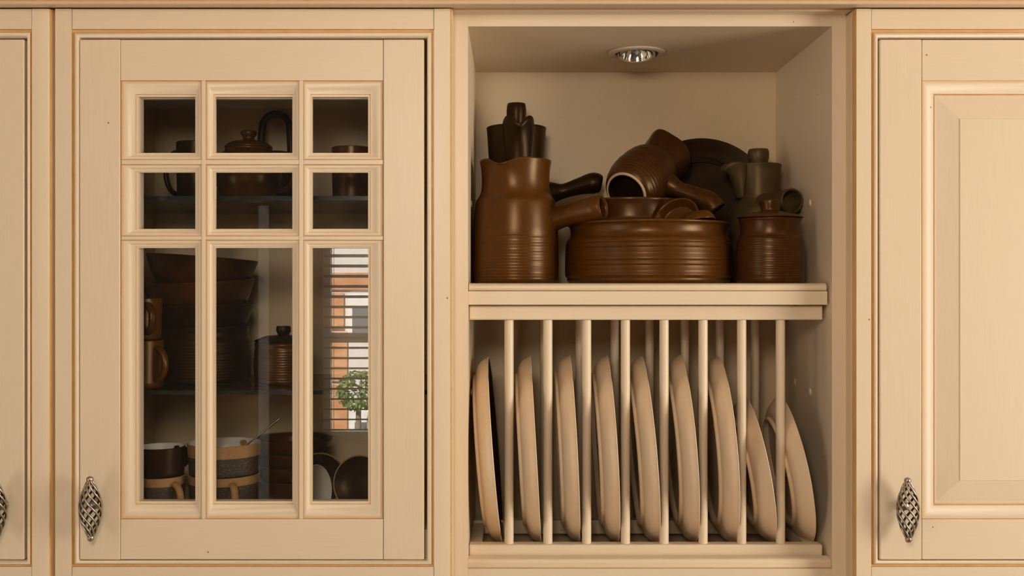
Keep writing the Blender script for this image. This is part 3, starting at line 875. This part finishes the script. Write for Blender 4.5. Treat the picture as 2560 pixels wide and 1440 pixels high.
# lidded canister at the front right
nx, ny = X(1925, .128), .128
cn = thing('lidded_canister', 'reddish brown ribbed canister with knob lid, front right on the shelf', 'canister', (nx, ny, BZ))
NH = Z(546, .10) - BZ
o_p = [(.0470, 0), (.0490, .002), (.0498, .006), (.0502, .030), (.0496, .050), (.0482, .0640), (.0470, .0680), (.0452, .0700), (.0440, .0740), (.0438, .0820), (.0450, .0910), (.0468, NH)]
o_s = ribs(smooth(o_p, 3), .008, .066, 17, .00035)
i_p = smooth([(.0462, NH + .0008), (.0440, NH), (.0415, .08), (.046, .06), (.046, .01), (.0005, .006)], 3)
MB().lathe([(.0005, 0)] + o_s + i_p, 96).build('body', brown2, cn, sharp=70)
lz = NH + .0016
prof = [(.0005, lz - .003), (.040, lz - .003)] + smooth([(.0445, lz), (.0482, lz + .0006), (.0480, lz + .0022), (.0420, lz + .0045), (.0250, lz + .0095), (.0150, lz + .0112), (.0138, lz + .0140), (.0146, lz + .0200), (.0150, lz + .0255), (.0140, lz + .0275), (.0100, lz + .0272), (.0005, lz + .0262)], 3)
MB().lathe(prof, 64).build('lid', brown2, cn, sharp=60)

# ------------------------------------------------------------------ crockery behind the glass door
def ring_handle(parent, c, rx, rz, ang, th, m, a0=-100, a1=100, name='handle'):
    """C-shaped handle standing out from c in direction ang"""
    pts = []
    for i in range(19):
        a = R(a0 + (a1 - a0) * i / 18)
        pts.append((c[0] + rx * cos(a) * cos(ang), c[1] + rx * cos(a) * sin(ang), c[2] + rz * sin(a)))
    return MB().tube(pts, th, 12, sq=1.3).build(name, m, parent, sharp=80)

def mug(name, label, px, y, z0, h, r, mo, ang, band=None, group=None, inner=None, cat='mug', handle=True):
    t = thing(name, label, cat, (X(px, y), y, z0), group)
    n = 10
    prof = [(.0005, .0, 0), (r * .86, 0, 0), (r * .93, .002, 0)]
    for k in range(n + 1):
        zz_ = .003 + (h - .003) * k / n
        prof.append((r * (.95 + .05 * k / n), zz_, 2 if band and zz_ > h - band else 0))
    prof += [(r - .0012, h + .0010, 1), (r - .0028, h - .0004, 1), (r - .0035, h * .3, 1), (r * .7, .0045, 1), (.0005, .004, 1)]
    MB().lathe(prof, 56).build('body', [mo, inner or mo, tan], t, sharp=50)
    if handle:
        ring_handle(t, (r * .94 * cos(ang), r * .94 * sin(ang), h * .52), .019, h * .34, ang, .0042, tan if band else mo)
    return t

# bottom shelf
b0 = SH0 + .0003
mug('stoneware_mug', 'speckled mug with tan band, bottom of the left stack behind the glass', 402, .105, b0, .0600, .0350, speck, R(-40), band=.016, inner=white_in, group='stoneware mugs behind the glass')
mug('stoneware_mug', 'dark mug with pale inside on top of the left stack behind the glass', 402, .105, b0 + .0602, .0425, .0350, dark, R(60), inner=white_in, group='stoneware mugs behind the glass')
mug('soup_mug', 'wide speckled soup mug with tan band, under the one holding a spoon', 561, .125, b0, .0595, .0520, speck, R(-62), band=.014, inner=white_in, group='wide soup mugs behind the glass')
sm_ = mug('soup_mug', 'wide soup mug with tan rim and pale inside holding a spoon', 561, .125, b0 + .0597, .0460, .0535, speck, R(70), band=.020, inner=white_in, group='wide soup mugs behind the glass')
sz = b0 + .0597
pp, rr = spline([(X(575, .125), .125, sz + .010), (X(612, .128), .128, Z(1118, .128) + .0), (X(655, .13), .13, Z(1082, .13)), (X(699, .132), .132, Z(1046, .132))], [.0016, .0013, .0014, .0020], 16)
spn = MB().tube(pp, rr, 8).lathe(smooth([(.0003, -.014), (.005, -.010), (.0075, 0), (.005, .010), (.0003, .014)], 3), 20, M=Matrix.Translation((X(572, .125), .125, sz + .0095)) @ Matrix.Rotation(R(60), 4, 'Y') @ Matrix.Diagonal((.35, 1, 1, 1))).build('teaspoon', steel, None, sharp=70)
tag(spn, 'thin steel spoon sticking up out of the soup mug', 'spoon')

def bowl(name, label, px, y, z0, r, h, m, tilt=(0, 0), group=None, rim=None):
    prof = smooth([(r * .45, 0), (r * .48, .003), (r * .60, .006), (r * .85, h * .45), (r * .97, h * .85), (r, h)], 4)
    prof = [(.0005, 0, 0)] + [(a, b, 0) for a, b in prof] + [(r - .0010, h + .0008, 1), (r - .0032, h - .0005, 0)]
    prof += [(a, b, 0) for a, b in smooth([(r * .94 - .0035, h * .85), (r * .80, h * .45), (r * .5, .010), (.0005, .008)], 4)]
    o = MB().lathe(prof, 64).build(name, [m, rim or m], None, sharp=60)
    o.location = (X(px, y), y, z0); o.rotation_euler = (R(tilt[0]), R(tilt[1]), 0)
    return tag(o, label, 'bowl', group)
LB = ['bottom', 'second', 'third', 'top']
for k in range(4):
    bowl('stacked_bowl', f'brown bowl, {LB[k]} of the stack of four beside the soup mugs', 735, .225, b0 + .0215 * k, .061, .036, brown2, group='stack of brown bowls on the bottom shelf', rim=tan)
def saucer(name, label, c, normal, r, m, rim, cat='saucer'):
    prof = [(.0005, 0, 0), (r * .5, 0, 0)] + [(a, b, 0) for a, b in smooth([(r * .55, .001), (r * .8, .006), (r * .98, .0110)], 3)] + [(r, .0125, 1), (r - .0010, .0134, 1), (r - .0022, .0128, 0), (r * .78, .0080, 0), (r * .5, .0030, 0), (.0005, .0028, 0)]
    o = MB().lathe(prof, 64).build(name, [m, rim], None, sharp=50)
    o.location = c; o.rotation_mode = 'QUATERNION'; o.rotation_quaternion = Vector(normal).to_track_quat('Z', 'Y'); o.rotation_mode = 'XYZ'
    return tag(o, label, cat)
saucer('saucer', 'pale saucer standing on edge behind the bottom right pane', (X(775, .115), .115, b0 + .0365), (.90, -.42, .12), .0375, white_in, white_in)
saucer('saucer', 'dark saucer standing behind the pale one in the bottom right pane', (X(795, .190), .190, b0 + .0400), (.30, -.95, .10), .0410, dark, tan)
saucer('saucer', 'dark saucer standing furthest right behind the bottom right pane', (X(905, .150), .150, b0 + .0410), (-.25, -.95, .18), .0420, dark, tan)

# middle shelf
b1 = SH2 + .0003
cz_ = thing('lidless_crock', 'dark round crock under the stacked bowls on the middle glass shelf', 'crock', (X(506, .215), .215, b1))
prof = smooth([(.068, 0), (.0735, .003), (.0745, .020), (.0745, .062), (.0715, .070), (.0710, .078), (.0735, .0855)], 3)
prof = [(.0005, 0)] + ribs(prof, .006, .06, 12, .0003) + smooth([(.073, .0865), (.0705, .0855), (.068, .072), (.070, .02), (.0005, .006)], 3)
MB().lathe(prof, 72).build('body', dark, cz_, sharp=70)
LB = ['lowest', 'middle', 'uppermost']
for k in range(3):
    bowl('serving_bowl', f'large dark bowl, {LB[k]} of three stacked on the crock', 500 + (-4, 3, 0)[k], .212, b1 + .0610 + .0335 * k + (0, .002, .006)[k], .0850, .060, brown2 if k else dark, tilt=((0, 0), (2, -2.5), (-1, 4.0))[k], group='large bowls stacked on the crock')
mug('tankard_mug', 'brown mug at far left of the middle shelf, lower of two', 350, .100, b1, .0690, .0340, brown, R(-28), group='mugs stacked at the far left')
mug('tankard_mug', 'brown mug at far left of the middle shelf, upper of two', 348, .100, b1 + .0705, .0600, .0330, brown, R(-50), group='mugs stacked at the far left')
c2 = thing('lidded_jar', 'ribbed brown jar with dark knob lid on the middle glass shelf', 'jar', (X(709, .175), .175, b1))
jh = Z(862, .14) - b1
prof = [(.0005, 0)] + ribs(smooth([(.042, 0), (.0445, .003), (.0450, .03), (.0440, .05), (.0430, jh - .006), (.0440, jh)], 3), .005, .05, 12, .0003) + smooth([(.043, jh + .001), (.041, jh), (.040, .02), (.0005, .005)], 3)
MB().lathe(prof, 64).build('body', brown2, c2, sharp=70)
knob_lid(c2, .0440, jh + .004, .0112, Z(815, .175) - b1 - jh - .012, dark, dome=.008)

# top shelf
b2 = SH1 + .0003
tp = thing('teapot', 'glossy brown teapot with round knob lid behind the top middle pane', 'teapot', (X(622, .150), .150, b2))
th = Z(372, .15) - b2
prof = [(.0005, 0)] + smooth([(.034, 0), (.038, .003), (.0475, .025), (.0485, .045), (.044, .066), (.036, th - .004), (.035, th)], 4) + smooth([(.034, th + .0005), (.032, th - .001), (.04, .06), (.044, .03), (.0005, .006)], 3)
MB().lathe(prof, 64).build('body', brown2, tp, sharp=70)
prof = [(.0005, th - .001)] + smooth([(.0355, th + .0008), (.0350, th + .0035), (.026, th + .0095), (.0120, th + .0125), (.0085, th + .0150), (.0092, th + .0185), (.0122, th + .0215), (.0120, th + .0255), (.0080, th + .0285), (.0005, th + .0290)], 3)
MB().lathe(prof, 40).build('lid', brown2, tp, sharp=70)
pp, rr = spline([(-.040, 0, .030), (-.058, -.004, .040), (-.070, -.006, .060), (-.078, -.007, .073)], [.0125, .0095, .0070, .0065], 14)
MB().tube(pp, rr, 16, hollow=4, wall=.002).build('spout', brown2, tp, sharp=70)
ring_handle(tp, (.043, .010, .042), .024, .024, R(20), .005, brown2)
kt = thing('hoop_teapot', 'dark pot with tall hoop handle over its lid, top middle pane', 'teapot', (X(690, .285), .285, b2))
kh = Z(392, .285) - b2
prof = [(.0005, 0)] + smooth([(.038, 0), (.042, .003), (.0465, .03), (.0455, .055), (.036, kh - .002), (.034, kh)], 4) + [(.034, kh + .003), (.020, kh + .008), (.0005, kh + .009)]
MB().lathe(prof, 56).build('body', dark, kt, sharp=70)
kr = 34 * S * (D + .285) / D
top_ = Z(278, .285) - b2
pts = [(-kr - .002, 0, kh - .012), (-kr - .002, 0, kh + .02)] + [(-kr * cos(R(a)) , 0, top_ - kr * 1.06 - .005 + kr * 1.06 * sin(R(a))) for a in range(10, 171, 16)] + [(kr + .002, 0, kh + .02), (kr + .002, 0, kh - .012)]
pp, rr = spline(pts, [.0062] * len(pts), 50)
MB().tube(pp, rr, 14).build('hoop_handle', dark, kt, sharp=80)
mug('milk_cup', 'small dark cup with loop handle behind the top left pane', 489, .235, b2, Z(353, .21) - b2, .0300, dark, R(180), group='small cups on the top shelf')
mug('milk_cup', 'small brown cup behind the right-hand upper panes', 880, .165, b2, Z(366, .14) - b2, .0310, brown2, R(60), group='small cups on the top shelf')
